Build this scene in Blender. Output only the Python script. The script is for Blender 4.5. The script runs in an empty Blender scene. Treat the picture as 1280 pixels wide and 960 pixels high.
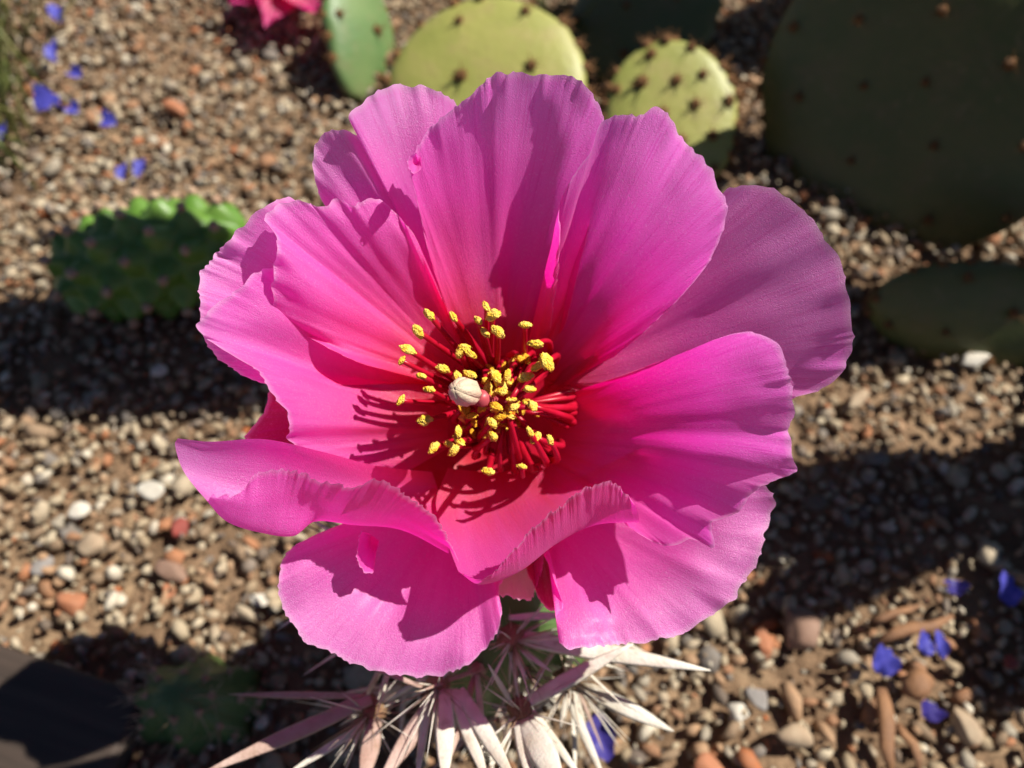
import bpy, bmesh, math, random
import numpy as np
from mathutils import Vector, Matrix, Quaternion
R = math.radians
SC = bpy.context.scene
COL = SC.collection
random.seed(7); RNG = np.random.default_rng(7)

# ------------------------------------------------------------------ camera
PITCH = R(60.0); CAM_H = 0.27; FPX = 962.0
cam_data = bpy.data.cameras.new('camera'); cam = bpy.data.objects.new('camera', cam_data)
COL.objects.link(cam); SC.camera = cam
cam.location = (0, 0, CAM_H); cam.rotation_euler = (R(90) - PITCH, 0, 0)
cam_data.sensor_width = 36.0; cam_data.lens = 36.0 * FPX / 1280.0
cam_data.clip_start = 0.005; cam_data.clip_end = 200
cam_data.dof.use_dof = True; cam_data.dof.focus_distance = 0.124
cam_data.dof.aperture_fstop = cam_data.lens / 1000.0 / 0.0019
SUN = Vector((0.57, 0.22, 0.79)).normalized()          # towards the sun

# ------------------------------------------------------------------ light
world = bpy.data.worlds.new('World'); SC.world = world; world.use_nodes = True
nt = world.node_tree; nt.nodes.clear()
sky = nt.nodes.new('ShaderNodeTexSky'); sky.sky_type = 'NISHITA'; sky.sun_disc = False
sky.altitude = 2500; sky.air_density = 0.7; sky.dust_density = 0.3
sky.sun_elevation = math.asin(SUN.z); sky.sun_rotation = math.atan2(SUN.x, SUN.y)
bg = nt.nodes.new('ShaderNodeBackground'); bg.inputs['Strength'].default_value = 0.05
wo = nt.nodes.new('ShaderNodeOutputWorld')
nt.links.new(sky.outputs[0], bg.inputs[0]); nt.links.new(bg.outputs[0], wo.inputs[0])
sun_data = bpy.data.lights.new('sun', 'SUN'); sun_data.energy = 5.0; sun_data.angle = R(0.53)
sun_data.color = (1.0, 0.95, 0.86)
sun = bpy.data.objects.new('sun', sun_data); COL.objects.link(sun)
sun.rotation_euler = SUN.to_track_quat('Z', 'Y').to_euler(); sun.location = SUN * 3
vs = SC.view_settings
vs.view_transform = 'Standard'; vs.look = 'None'; vs.gamma = 1.0; vs.use_curve_mapping = False
vs.exposure = 0.62

# ------------------------------------------------------------------ helpers
FW = Vector((0, math.cos(PITCH), -math.sin(PITCH)))
UP = Vector((0, math.sin(PITCH), math.cos(PITCH)))
RT = Vector((1, 0, 0)); CP = Vector((0, 0, CAM_H))
def at(x, y, d):                      # photo pixel + distance along the axis -> point
    x, y, d = float(x), float(y), float(d)
    return CP + (FW + RT * ((x - 640) / FPX) - UP * ((y - 480) / FPX)) * d
def gp(x, y, z=0.0):                  # photo pixel -> point on the ground
    v = FW + (x - 640) / FPX * RT - (y - 480) / FPX * UP
    return CP + v * ((z - CAM_H) / v.z)
def ph(x, y, h):                      # pixel + height in mm above the flower's middle plane
    return at(x, y, 0.125 - h / 1000.0)

def mesh_obj(name, verts, faces, mat, parent=None, base=None, smooth=True):
    b = Vector(base) if base is not None else (Vector(parent['_b']) if parent and '_b' in parent else Vector((0, 0, 0)))
    V = np.asarray([tuple(v) for v in verts], dtype=float) - np.array(b)
    me = bpy.data.meshes.new(name); me.from_pydata(V.tolist(), [], [list(f) for f in faces]); me.update()
    if mat: me.materials.append(mat)
    if smooth: me.polygons.foreach_set('use_smooth', [True] * len(me.polygons))
    o = bpy.data.objects.new(name, me); COL.objects.link(o)
    if parent: o.parent = parent
    else: o.location = b
    return o
BASES = {}
def thing(name, label, cat, loc, group=None):
    o = bpy.data.objects.new(name, None); COL.objects.link(o); o.location = loc
    o.empty_display_size = 0.01
    o['label'] = label; o['category'] = cat
    if group: o['group'] = group
    BASES[o.name] = Vector(loc)
    return o
def part(name, verts, faces, mat, parent, smooth=True):
    r = parent
    while r.parent: r = r.parent
    o = mesh_obj(name, verts, faces, mat, None, BASES[r.name], smooth)
    o.location = (0, 0, 0); o.parent = parent
    return o
def tag(o, label, cat, group=None, kind=None):
    if label: o['label'] = label
    if cat: o['category'] = cat
    if group: o['group'] = group
    if kind: o['kind'] = kind
    return o

def vnoise(x, y, seed=0):             # smooth value noise, about -1..1
    x = np.asarray(x, float); y = np.asarray(y, float)
    xi = np.floor(x).astype(np.int64); yi = np.floor(y).astype(np.int64)
    fx = x - xi; fy = y - yi
    fx = fx * fx * (3 - 2 * fx); fy = fy * fy * (3 - 2 * fy)
    def h(a, b):
        n = (a * 374761393 + b * 668265263 + seed * 974634777) & 0xffffffff
        n = ((n ^ (n >> 13)) * 1274126177) & 0xffffffff
        return ((n ^ (n >> 16)) & 0xffff) / 32767.5 - 1.0
    return (h(xi, yi) * (1 - fx) + h(xi + 1, yi) * fx) * (1 - fy) + (h(xi, yi + 1) * (1 - fx) + h(xi + 1, yi + 1) * fx) * fy

def catmull(P, n, uniform=False):     # smooth resampling of a polyline to n points
    P = np.asarray(P, float)
    if len(P) == 2:
        t = np.linspace(0, 1, n)[:, None]; return P[0] * (1 - t) + P[1] * t
    d = np.linalg.norm(np.diff(P[:, :2] if P.shape[1] == 3 and not uniform else P, axis=0), axis=1) + 1e-9
    s = np.arange(len(P), dtype=float) if uniform else np.concatenate([[0], np.cumsum(d)])
    t = np.linspace(0, s[-1], n)
    k = np.clip(np.searchsorted(s, t, side='right') - 1, 0, len(P) - 2)
    ds = s[k + 1] - s[k]; f = ((t - s[k]) / ds)[:, None]
    m = np.zeros_like(P)
    m[1:-1] = (P[2:] - P[:-2]) / (s[2:] - s[:-2])[:, None]
    m[0] = (P[1] - P[0]) / (s[1] - s[0]); m[-1] = (P[-1] - P[-2]) / (s[-1] - s[-2])
    h00 = 2 * f**3 - 3 * f**2 + 1; h10 = f**3 - 2 * f**2 + f; h01 = -2 * f**3 + 3 * f**2; h11 = f**3 - f**2
    return h00 * P[k] + h10 * ds[:, None] * m[k] + h01 * P[k + 1] + h11 * ds[:, None] * m[k + 1]

def grid_faces(nu, nv, wrap=False):
    F = []
    for i in range(nu - 1):
        for j in range(nv if wrap else nv - 1):
            j2 = (j + 1) % nv
            F.append((i * nv + j, i * nv + j2, (i + 1) * nv + j2, (i + 1) * nv + j))
    return F
def tube(pts, radii, ns=6, flat=1.0, up=None):
    pts = [Vector(p) for p in pts]; n = len(pts); V = []
    t0 = (pts[1] - pts[0]).normalized()
    ref = Vector(up) if up is not None else (Vector((0, 0, 1)) if abs(t0.z) < .9 else Vector((1, 0, 0)))
    for i in range(n):
        t = (pts[min(i + 1, n - 1)] - pts[max(i - 1, 0)]).normalized()
        b = t.cross(ref).normalized(); c = b.cross(t).normalized(); ref = c
        for k in range(ns):
            a = 2 * math.pi * k / ns
            V.append(pts[i] + (b * math.cos(a) + c * math.sin(a) * flat) * radii[i])
    F = grid_faces(n, ns, True)
    F.append(tuple(range(ns - 1, -1, -1))); F.append(tuple((n - 1) * ns + k for k in range(ns)))
    return V, F
def join(parts):
    V, F = [], []
    for v, f in parts:
        o = len(V); V += list(v); F += [tuple(i + o for i in q) for q in f]
    return V, F
def ico(sub):
    bm = bmesh.new(); bmesh.ops.create_icosphere(bm, subdivisions=sub, radius=1)
    V = np.array([v.co[:] for v in bm.verts]); F = np.array([[v.index for v in f.verts] for f in bm.faces]); bm.free()
    return V, F
ICO1, ICO2, ICO3 = ico(1), ico(2), ico(3)

# ------------------------------------------------------------------ materials
class NM:
    def __init__(s, name):
        s.m = bpy.data.materials.new(name); s.m.use_nodes = True; s.t = s.m.node_tree; s.t.nodes.clear()
        s.out = s.n('ShaderNodeOutputMaterial')
    def n(s, ty, **kw):
        x = s.t.nodes.new(ty)
        for k, v in kw.items():
            if hasattr(x, k): setattr(x, k, v)
            else: x.inputs[k.replace('_', ' ')].default_value = v
        return x
    def l(s, a, b): s.t.links.new(a, b)
    def ramp(s, fac, stops, interp='LINEAR'):
        r = s.n('ShaderNodeValToRGB'); r.color_ramp.interpolation = interp
        e = r.color_ramp.elements
        while len(e) < len(stops): e.new(1.0)
        for k, (p, c) in enumerate(stops): e[k].position = p; e[k].color = (*c, 1)
        s.l(fac, r.inputs[0]); return r.outputs[0]
    def noise(s, scale, detail=3, vec=None, rough=.55):
        x = s.n('ShaderNodeTexNoise'); x.inputs['Scale'].default_value = scale
        x.inputs['Detail'].default_value = detail; x.inputs['Roughness'].default_value = rough
        if vec is not None: s.l(vec, x.inputs['Vector'])
        return x.outputs['Fac']
    def mix(s, a, b, fac, mode='MIX'):
        x = s.n('ShaderNodeMix'); x.data_type = 'RGBA'; x.blend_type = mode
        for sock, v in ((x.inputs[0], fac), (x.inputs[6], a), (x.inputs[7], b)):
            if hasattr(v, 'links'): s.l(v, sock)
            elif isinstance(v, tuple): sock.default_value = (*v, 1)
            else: sock.default_value = v
        return x.outputs[2]
    def math(s, op, a, b=0.0, clamp=False):
        x = s.n('ShaderNodeMath'); x.operation = op; x.use_clamp = clamp
        for sock, v in ((x.inputs[0], a), (x.inputs[1], b)):
            if hasattr(v, 'links'): s.l(v, sock)
            else: sock.default_value = v
        return x.outputs[0]
    def bump(s, h, strength, dist, normal=None):
        b = s.n('ShaderNodeBump'); b.inputs['Strength'].default_value = strength; b.inputs['Distance'].default_value = dist
        s.l(h, b.inputs['Height'])
        if normal is not None: s.l(normal, b.inputs['Normal'])
        return b.outputs[0]
    def principled(s, color, rough=.5, normal=None, **kw):
        p = s.n('ShaderNodeBsdfPrincipled'); 
        for sock, v in ((p.inputs['Base Color'], color), (p.inputs['Roughness'], rough)):
            if hasattr(v, 'links'): s.l(v, sock)
            elif isinstance(v, tuple): sock.default_value = (*v, 1)
            else: sock.default_value = v
        for k, v in kw.items(): p.inputs[k.replace('_', ' ')].default_value = v
        if normal is not None: s.l(normal, p.inputs['Normal'])
        return p.outputs[0]
    def translucent(s, color, normal=None):
        p = s.n('ShaderNodeBsdfTranslucent')
        if hasattr(color, 'links'): s.l(color, p.inputs[0])
        else: p.inputs[0].default_value = (*color, 1)
        if normal is not None: s.l(normal, p.inputs['Normal'])
        return p.outputs[0]
    def mixsh(s, a, b, fac):
        x = s.n('ShaderNodeMixShader'); x.inputs[0].default_value = fac
        s.l(a, x.inputs[1]); s.l(b, x.inputs[2]); return x.outputs[0]
    def done(s, sh): s.l(sh, s.out.inputs[0]); return s.m
    def obj(s): return s.n('ShaderNodeTexCoord').outputs['Object']
    def attr(s, name): 
        a = s.n('ShaderNodeAttribute'); a.attribute_name = name; return a.outputs['Fac']

def petal_material(name, stops, trans=.52, spec=.9):
    q = NM(name)
    r = q.attr('reach')
    uv = q.n('ShaderNodeUVMap').outputs[0]
    mp = q.n('ShaderNodeMapping'); mp.inputs['Scale'].default_value = (150, 3.0, 1); q.l(uv, mp.inputs[0])
    vein = q.noise(1.0, 4, mp.outputs[0], .62)
    mp2 = q.n('ShaderNodeMapping'); mp2.inputs['Scale'].default_value = (9, 1.1, 1); q.l(uv, mp2.inputs[0])
    broad = q.noise(1.0, 3, mp2.outputs[0])
    rr = q.math('ADD', r, q.math('MULTIPLY', q.math('SUBTRACT', broad, .5), .16))
    col = q.ramp(rr, stops)
    col = q.mix(col, (0.60, 0.05, 0.42), q.math('MULTIPLY', q.math('MULTIPLY', q.math('SUBTRACT', vein, .50, True), 2.2), q.math('MULTIPLY', r, 1.6, True), True))
    blot = q.noise(70, 4, q.obj())
    col = q.mix(col, (0.80, 0.36, 0.72), q.math('MULTIPLY', q.math('SUBTRACT', blot, .58, True), .5, True))
    sparkle = q.noise(2600, 3, q.obj(), .7)
    col = q.mix(col, (0.90, 0.62, 0.88), q.math('MULTIPLY', q.math('MULTIPLY', q.math('SUBTRACT', sparkle, .54, True), 1.5, True), q.math('MULTIPLY', q.math('SUBTRACT', r, .2, True), 1.6, True), True))  # sunlit sparkle painted in as fine whitish speckle
    ed = q.attr('rim')
    col = q.mix(col, (0.86, 0.55, 0.80), q.math('MULTIPLY', ed, .55))  # rim highlight painted as a paler free edge
    cell = q.noise(5200, 2, q.obj(), .6)
    nb = q.bump(vein, .30, .00022)
    nb = q.bump(cell, 1.0, .00016, nb)
    sh = q.principled(col, .36, nb, Specular_IOR_Level=spec, Coat_Weight=.25, Coat_Roughness=.34, Sheen_Weight=.10, Sheen_Roughness=.35)
    tc = q.n('ShaderNodeHueSaturation'); tc.inputs['Saturation'].default_value = 1.12; tc.inputs['Value'].default_value = 1.5
    q.l(col, tc.inputs['Color'])
    return q.done(q.mixsh(sh, q.translucent(tc.outputs[0], nb), trans))
M_PETAL = petal_material('petal_magenta', [(0.0, (.56, .004, .02)), (.20, (.68, .010, .05)), (.30, (.76, .05, .17)),
                         (.44, (.84, .095, .42)), (.68, (.82, .14, .57)), (1.0, (.83, .26, .70))])
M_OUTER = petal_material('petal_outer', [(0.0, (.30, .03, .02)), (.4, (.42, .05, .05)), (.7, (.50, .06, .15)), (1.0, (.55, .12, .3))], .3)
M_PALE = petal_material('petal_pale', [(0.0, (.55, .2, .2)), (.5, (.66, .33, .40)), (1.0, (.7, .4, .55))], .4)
M_HOTPINK = petal_material('petal_hot_pink', [(0.0, (.5, .01, .04)), (.5, (.68, .03, .12)), (1.0, (.72, .06, .28))], .45)

def simple(name, col, rough=.6, trans=0, bump=0, bscale=800, var=None, vscale=60, **kw):
    q = NM(name); c = col
    if var:
        c = q.mix(col, var, q.ramp(q.noise(vscale, 4, q.obj()), [(.35, (0, 0, 0)), (.68, (1, 1, 1))]))
    nb = q.bump(q.noise(bscale, 4, q.obj()), bump, .0006) if bump else None
    sh = q.principled(c, rough, nb, **kw)
    if trans: sh = q.mixsh(sh, q.translucent(c, nb), trans)
    return q.done(sh)
M_FIL = simple('filament_red', (.52, .004, .022), .35, .35, 0, var=(.62, .01, .05), vscale=300)
def pollen(name, a, b):
    q = NM(name)
    v = q.n('ShaderNodeTexVoronoi'); v.inputs['Scale'].default_value = 3300; q.l(q.obj(), v.inputs['Vector'])
    c = q.mix(a, b, q.ramp(q.noise(900, 3, q.obj()), [(.4, (0, 0, 0)), (.65, (1, 1, 1))]))
    nb = q.bump(q.math('SUBTRACT', 1.0, v.outputs['Distance']), .9, .00025)
    return q.done(q.principled(c, .75, nb, Specular_IOR_Level=.2))
M_POLLEN = pollen('pollen_yellow', (.82, .50, .04), (.88, .64, .13))
M_POLLEN2 = pollen('pollen_orange', (.72, .33, .015), (.80, .48, .04))
M_STIGMA = simple('stigma_cream', (.80, .68, .48), .5, .25, .4, 2500, var=(.76, .56, .40), vscale=350)
M_STYLE = simple('style_pink', (.62, .10, .12), .4, .3)
M_TUBE = simple('floral_tube', (.16, .10, .06), .6, 0, .5, 500, var=(.22, .07, .06), vscale=90)
M_STEM = simple('stem_green', (.055, .115, .028), .5, 0, .4, 900, var=(.10, .16, .045), vscale=70)
M_WOOL = simple('areole_wool', (.30, .19, .10), .9, 0, .8, 2500, var=(.19, .09, .045), vscale=500)
M_WOOLPALE = simple('areole_wool_pale', (.50, .38, .26), .9, 0, .8, 2500, var=(.36, .18, .11), vscale=500)
M_GLOCH = simple('glochid_brown', (.16, .07, .02), .7, 0, .8, 2500, var=(.28, .12, .03), vscale=600)
def spine_mat(name, a, b):
    q = NM(name); o = q.obj()
    uv = q.n('ShaderNodeUVMap').outputs[0]
    c = q.mix(a, b, q.ramp(q.noise(160, 4, o), [(.38, (0, 0, 0)), (.7, (1, 1, 1))]))
    c = q.mix(c, (.30, .19, .11), q.math('MULTIPLY', q.math('SUBTRACT', q.noise(420, 5, o), .55, True), 2.2, True))
    nb = q.bump(q.noise(1400, 3, o), .5, .0004)
    return q.done(q.mixsh(q.principled(c, .55, nb), q.translucent(c, nb), .18))
M_SPINE = spine_mat('spine_papery_white', (.78, .74, .64), (.66, .58, .45))
M_SPINEP = spine_mat('spine_tan_and_shaded', (.50, .36, .30), (.42, .27, .21))  # tan spines; for the left ones the pinkish flower shade is in this colour
M_BRIST = simple('bristle_tan', (.55, .45, .32), .5, .2, 0, var=(.38, .22, .13), vscale=200)

def pad_mat(name, a, b, c):
    q = NM(name); o = q.obj()
    x = q.mix(a, b, q.ramp(q.noise(28, 4, o), [(.36, (0, 0, 0)), (.66, (1, 1, 1))]))
    x = q.mix(x, c, q.math('MULTIPLY', q.math('SUBTRACT', q.noise(75, 6, o, .7), .50, True), 3.2, True))
    x = q.mix(x, (.20, .15, .08), q.math('MULTIPLY', q.math('SUBTRACT', q.noise(240, 5, o, .65), .58, True), 3.5, True))
    nb = q.bump(q.noise(260, 5, o), .35, .0012)
    return q.done(q.principled(x, .48, nb, Specular_IOR_Level=.45))
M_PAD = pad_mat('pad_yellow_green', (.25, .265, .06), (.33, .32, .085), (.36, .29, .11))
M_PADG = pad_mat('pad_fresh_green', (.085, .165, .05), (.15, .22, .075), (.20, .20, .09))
M_PADD = pad_mat('pad_shaded_green', (.075, .092, .022), (.11, .11, .03), (.13, .10, .04))  # darker copy of the pad green, with the pads' shade put into the colour
M_JOINT = simple('joint_green', (.085, .19, .022), .42, 0, .3, 700, var=(.13, .24, .04), vscale=60)

def gravel_material():
    q = NM('gravel_stone')
    g = q.n('ShaderNodeNewGeometry'); o = q.obj()
    c = q.ramp(g.outputs['Random Per Island'], [(0, (.36, .28, .18)), (.13, (.46, .38, .26)), (.26, (.27, .19, .12)), (.36, (.37, .33, .26)),
        (.44, (.54, .46, .33)), (.53, (.33, .17, .09)), (.61, (.20, .18, .16)), (.68, (.42, .26, .15)), (.77, (.46, .38, .27)),
        (.85, (.42, .18, .085)), (.89, (.14, .11, .09)), (.94, (.66, .60, .48)), (.985, (.44, .14, .05))], 'CONSTANT')
    c = q.mix(c, (.20, .15, .10), q.math('MULTIPLY', q.ramp(q.noise(420, 5, o), [(.42, (0, 0, 0)), (.75, (1, 1, 1))]), .55))
    c = q.mix(c, (.90, .88, .86), 1.0, 'MULTIPLY')
    c = q.mix(c, (.36, .24, .15), q.math('MULTIPLY', q.ramp(q.noise(45, 4, o), [(.50, (0, 0, 0)), (.72, (1, 1, 1))]), .45))
    nb = q.bump(q.noise(900, 5, o), .5, .0007)
    return q.done(q.principled(c, .8, nb, Specular_IOR_Level=.3))
M_GRAVEL = gravel_material()
def soil():
    q = NM('gravel_ground'); o = q.obj()
    v = q.n('ShaderNodeTexVoronoi'); v.inputs['Scale'].default_value = 150; q.l(o, v.inputs['Vector'])
    c = q.ramp(q.noise(60, 6, o), [(.3, (.13, .08, .045)), (.5, (.23, .145, .085)), (.7, (.32, .22, .13))])
    c2 = q.mix(c, (.10, .065, .04), q.math('MULTIPLY', q.ramp(q.noise(900, 4, o), [(.4, (0, 0, 0)), (.65, (1, 1, 1))]), .7))
    nb = q.bump(q.math('SUBTRACT', 1.0, v.outputs['Distance']), .8, .003)
    nb = q.bump(q.noise(700, 4, o), .5, .001, nb)
    return q.done(q.principled(c2, .9, nb, Specular_IOR_Level=.2))
M_SOIL = soil()
def stone(name, a, b): return simple(name, a, .75, 0, .5, 700, var=b, vscale=150, Specular_IOR_Level=.3)
M_BLUE = simple('petal_blue', (.05, .055, .40), .5, .3, .3, 1500, var=(.12, .11, .58), vscale=320)
M_VIOLET = simple('petal_violet', (.045, .030, .22), .5, .3, .3, 1500, var=(.07, .05, .32), vscale=250)
M_GRASS = simple('grass_blade', (.10, .17, .035), .5, .3, 0, var=(.24, .21, .07), vscale=35)
M_BARK = simple('wood_chip', (.27, .13, .055), .75, 0, .7, 600, var=(.17, .085, .045), vscale=120)
def board_mat():
    q = NM('weathered_shaded_board'); o = q.obj()
    mp = q.n('ShaderNodeMapping'); mp.inputs['Scale'].default_value = (14, 240, 240); q.l(o, mp.inputs[0])
    gr = q.noise(1, 5, mp.outputs[0], .6)
    c = q.ramp(gr, [(.3, (.030, .020, .014)), (.6, (.055, .036, .026)), (.8, (.10, .07, .05))])  # brown kept extra dark so the colour carries the shade over the board
    return q.done(q.principled(c, .75, q.bump(gr, .6, .001)))
M_BOARD = board_mat()

# ------------------------------------------------------------------ ground
def ground():
    n = 90
    xs = np.concatenate([[-40, -8, -2], np.linspace(-.75, .75, n), [2, 8, 40]])
    ys = np.concatenate([[-40, -8, -2], np.linspace(-.4, 1.1, n), [2.5, 8, 60]])
    X, Y = np.meshgrid(xs, ys, indexing='ij')
    Z = -.004 + .003 * vnoise(X * 14, Y * 14, 3) * (np.abs(X) < 1)
    V = np.stack([X, Y, Z], -1).reshape(-1, 3)
    o = mesh_obj('ground', V, grid_faces(len(xs), len(ys)), M_SOIL); 
    o.data.flip_normals() if o.data.polygons[0].normal.z < 0 else None
    o['kind'] = 'structure'; o['label'] = 'tan gravelly garden soil under the stones'; o['category'] = 'ground'
ground()
def stone_variants(n, base, seed):
    r = np.random.default_rng(seed); out = []
    V, F = base
    for k in range(n):
        P = V.copy()
        for c in range(8):                      # cut flat facets
            d = r.normal(size=3); d /= np.linalg.norm(d); lim = r.uniform(.45, .85)
            s = P @ d; m = s > lim; P[m] -= np.outer((s[m] - lim) * .9, d)
        P *= np.array([r.uniform(.85, 1.6), r.uniform(.65, 1.05), r.uniform(.4, .8)])
        out.append(P)
    return out
def gravel():
    vars1 = stone_variants(28, ICO1, 1); F1 = ICO1[1]
    pos = []
    def layer(x0, x1, y0, y1, pitch, rmin, rmax, z0, z1, keep=1.0, patch=0):
        gx = np.arange(x0, x1, pitch); gy = np.arange(y0, y1, pitch)
        X, Y = np.meshgrid(gx, gy); X = X.ravel() + RNG.uniform(-.5, .5, X.size) * pitch; Y = Y.ravel() + RNG.uniform(-.5, .5, Y.size) * pitch
        k = RNG.random(X.size) < keep - patch * np.clip(vnoise(X * 22, Y * 22, 8) * 1.6 - .35, 0, 1); X = X[k]; Y = Y[k]
        rr = rmin + (rmax - rmin) * RNG.random(X.size)**2.2
        z = RNG.uniform(z0, z1, X.size) + .003 * vnoise(X * 14, Y * 14, 3)
        pos.append(np.stack([X, Y, z, rr], 1))
    layer(-.36, .36, -.06, .50, .0058, .0018, .0044, -.002, .0015, patch=.45)
    layer(-.36, .36, -.06, .50, .0056, .0012, .0030, -.001, .004, .9, patch=.3)
    layer(-.36, .36, -.06, .50, .017, .0036, .0066, .000, .0025, .5)
    layer(-.75, -.36, -.3, .9, .013, .004, .007, -.002, .003)
    layer(.36, .75, -.3, .9, .013, .004, .007, -.002, .003)
    layer(-.36, .36, .50, .9, .013, .004, .007, -.002, .003)
    layer(-.36, .36, -.3, -.06, .013, .004, .007, -.002, .003)
    P = np.concatenate(pos); N = len(P); nv = len(vars1[0]); nf = len(F1)
    VV = np.empty((N, nv, 3)); FF = np.empty((N, nf, 3), np.int64)
    q = RNG.normal(size=(N, 4)); q[:, 1:3] *= .35; q /= np.linalg.norm(q, axis=1)[:, None]
    w, x, y, z = q.T
    M = np.stack([1-2*(y*y+z*z), 2*(x*y-w*z), 2*(x*z+w*y), 2*(x*y+w*z), 1-2*(x*x+z*z), 2*(y*z-w*x), 2*(x*z-w*y), 2*(y*z+w*x), 1-2*(x*x+y*y)], 1).reshape(N, 3, 3)
    vid = RNG.integers(0, len(vars1), N); vs_ = np.array(vars1)
    VV = np.einsum('nij,nkj->nki', M, vs_[vid]) * P[:, 3][:, None, None] + P[:, None, :3]
    FF = F1[None] + (np.arange(N) * nv)[:, None, None]
    me = bpy.data.meshes.new('gravel'); VV = VV.reshape(-1, 3); FF = FF.reshape(-1, 3)
    me.vertices.add(len(VV)); me.vertices.foreach_set('co', VV.ravel())
    me.loops.add(FF.size); me.loops.foreach_set('vertex_index', FF.ravel().astype(np.int32))
    me.polygons.add(len(FF)); me.polygons.foreach_set('loop_start', np.arange(0, FF.size, 3, dtype=np.int32))
    me.polygons.foreach_set('use_smooth', np.ones(len(FF), bool))
    me.update(calc_edges=True); me.materials.append(M_GRAVEL)
    o = bpy.data.objects.new('gravel', me); COL.objects.link(o)
    tag(o, 'loose tan and grey gravel covering the garden soil', 'gravel', kind='stuff')
gravel()

# ------------------------------------------------------------------ the flower
FB = ph(622, 520, -27)
flower = thing('cactus_flower', 'large open magenta cactus flower with red stamens above white spines', 'flower', FB)
NU, NV = 50, 220
CEN = np.array([612., 508.])
def petal(rows, seed, mat=M_PETAL, ruffle=1.0, serr=2.6, creases=(), fan=True, along=False, thick=True, nv=NV, nu=NU):
    """rows of (pixel x, pixel y, height mm): base row first, free edge last; lofted into one surface"""
    rs = [catmull(r, nv) for r in rows]
    A = np.stack(rs)                                   # k, nv, 3
    G = np.empty((nu, nv, 3))
    for j in range(nv): G[:, j] = catmull(A[:, j], nu, uniform=True)
    u = np.linspace(0, 1, nu)[:, None] * np.ones((1, nv)); v = np.ones((nu, 1)) * np.linspace(0, 1, nv)[None]
    dist = np.hypot(G[..., 0] - CEN[0], G[..., 1] - CEN[1])
    reach = np.clip(dist / 400.0, 0, 1)
    if along: ew = np.clip(np.maximum(u, 0), 0, 1)**3
    else: ew = u**3
    # long soft ridges along the petal, ruffles at the free edge, small crinkles
    G[..., 2] += ruffle * (.55 * vnoise(v * 9 + seed, u * 1.2, seed) * u + 1.0 * ew * vnoise(v * 13, u * 2, seed + 5)
                           + .55 * ew * vnoise(v * 31, u * 3, seed + 9) * np.clip(.5 + vnoise(v * 6, u * 0, seed + 31), 0, 1.5) + .16 * u * vnoise(v * 40, u * 2.2, seed + 11)
                           + .6 * vnoise(v * 3, u * 3.2, seed + 13) * u + .45 * u**8 * vnoise(v * 66, u * 3, seed + 15) * np.clip(vnoise(v * 8, u * 0, seed + 33) + .2, 0, 1)
                           + .22 * u * vnoise(v * 22, u * 7, seed + 17))
    for cv, amp, wd in creases:
        G[..., 2] += amp * np.exp(-((v - cv - .03 * vnoise(u * 3, u * 0, seed)) / wd)**2) * np.sin(np.pi * np.clip(u * .85, 0, 1)) * u
    # toothed edge
    out = G[-1] - G[-4]; nrm = np.hypot(out[:, 0], out[:, 1]) + 1e-6
    vv = np.linspace(0, 1, nv)
    tooth = serr * (1.2 * vnoise(vv * 15, vv * 0, seed + 21) + .9 * vnoise(vv * 42, vv * 0, seed + 22) + .9 * (1 - 2 * np.abs(vnoise(vv * 70, vv * 0, seed + 23))))
    for i in range(nu):
        f = (i / (nu - 1))**10
        G[i, :, 0] += f * tooth * out[:, 0] / nrm; G[i, :, 1] += f * tooth * out[:, 1] / nrm
    V = [ph(*G[i, j]) for i in range(nu) for j in range(nv)]
    o = part('petal', V, grid_faces(nu, nv), mat, flower)
    me = o.data
    a = me.attributes.new('reach', 'FLOAT', 'POINT'); a.data.foreach_set('value', reach.ravel())
    rim = np.clip((u - .965) / .035, 0, 1)
    a = me.attributes.new('rim', 'FLOAT', 'POINT'); a.data.foreach_set('value', rim.ravel())
    uvl = me.uv_layers.new(name='UVMap')
    uvs = np.stack([v if not along else u, u if not along else v], -1).reshape(-1, 2)
    li = np.empty(len(me.loops), np.int32); me.loops.foreach_get('vertex_index', li)
    uvl.data.foreach_set('uv', uvs[li].ravel())
    return o
def lerp_row(a, b, t, dh=0, push=0):
    A = catmull(a, 40); B = catmull(b, 40); C = A * (1 - t) + B * t
    C[:, 2] += dh * np.sin(np.linspace(0, math.pi, 40)) ** .5
    return C
def fan_petal(base, edge, seed, d1=-3, d2=-1.5, lip=0, **kw):
    """base row, free-edge row, concave middle (d1, d2 mm) and a rolled lip"""
    rows = [base, lerp_row(base, edge, .36, d1), lerp_row(base, edge, .74, d2), edge]
    if lip:
        e = catmull(edge, 40); b = catmull(base, 40)
        l = e + (b - e) * -.03; l[:, 2] += lip; rows = rows[:-1] + [lerp_row(base, edge, .93, d2 * .3), l]
    return petal(rows, seed, **kw)
H = lambda pts, h: [(x, y, h) if len(p) == 2 else p for p in pts for x, y in [p[:2]]]

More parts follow.
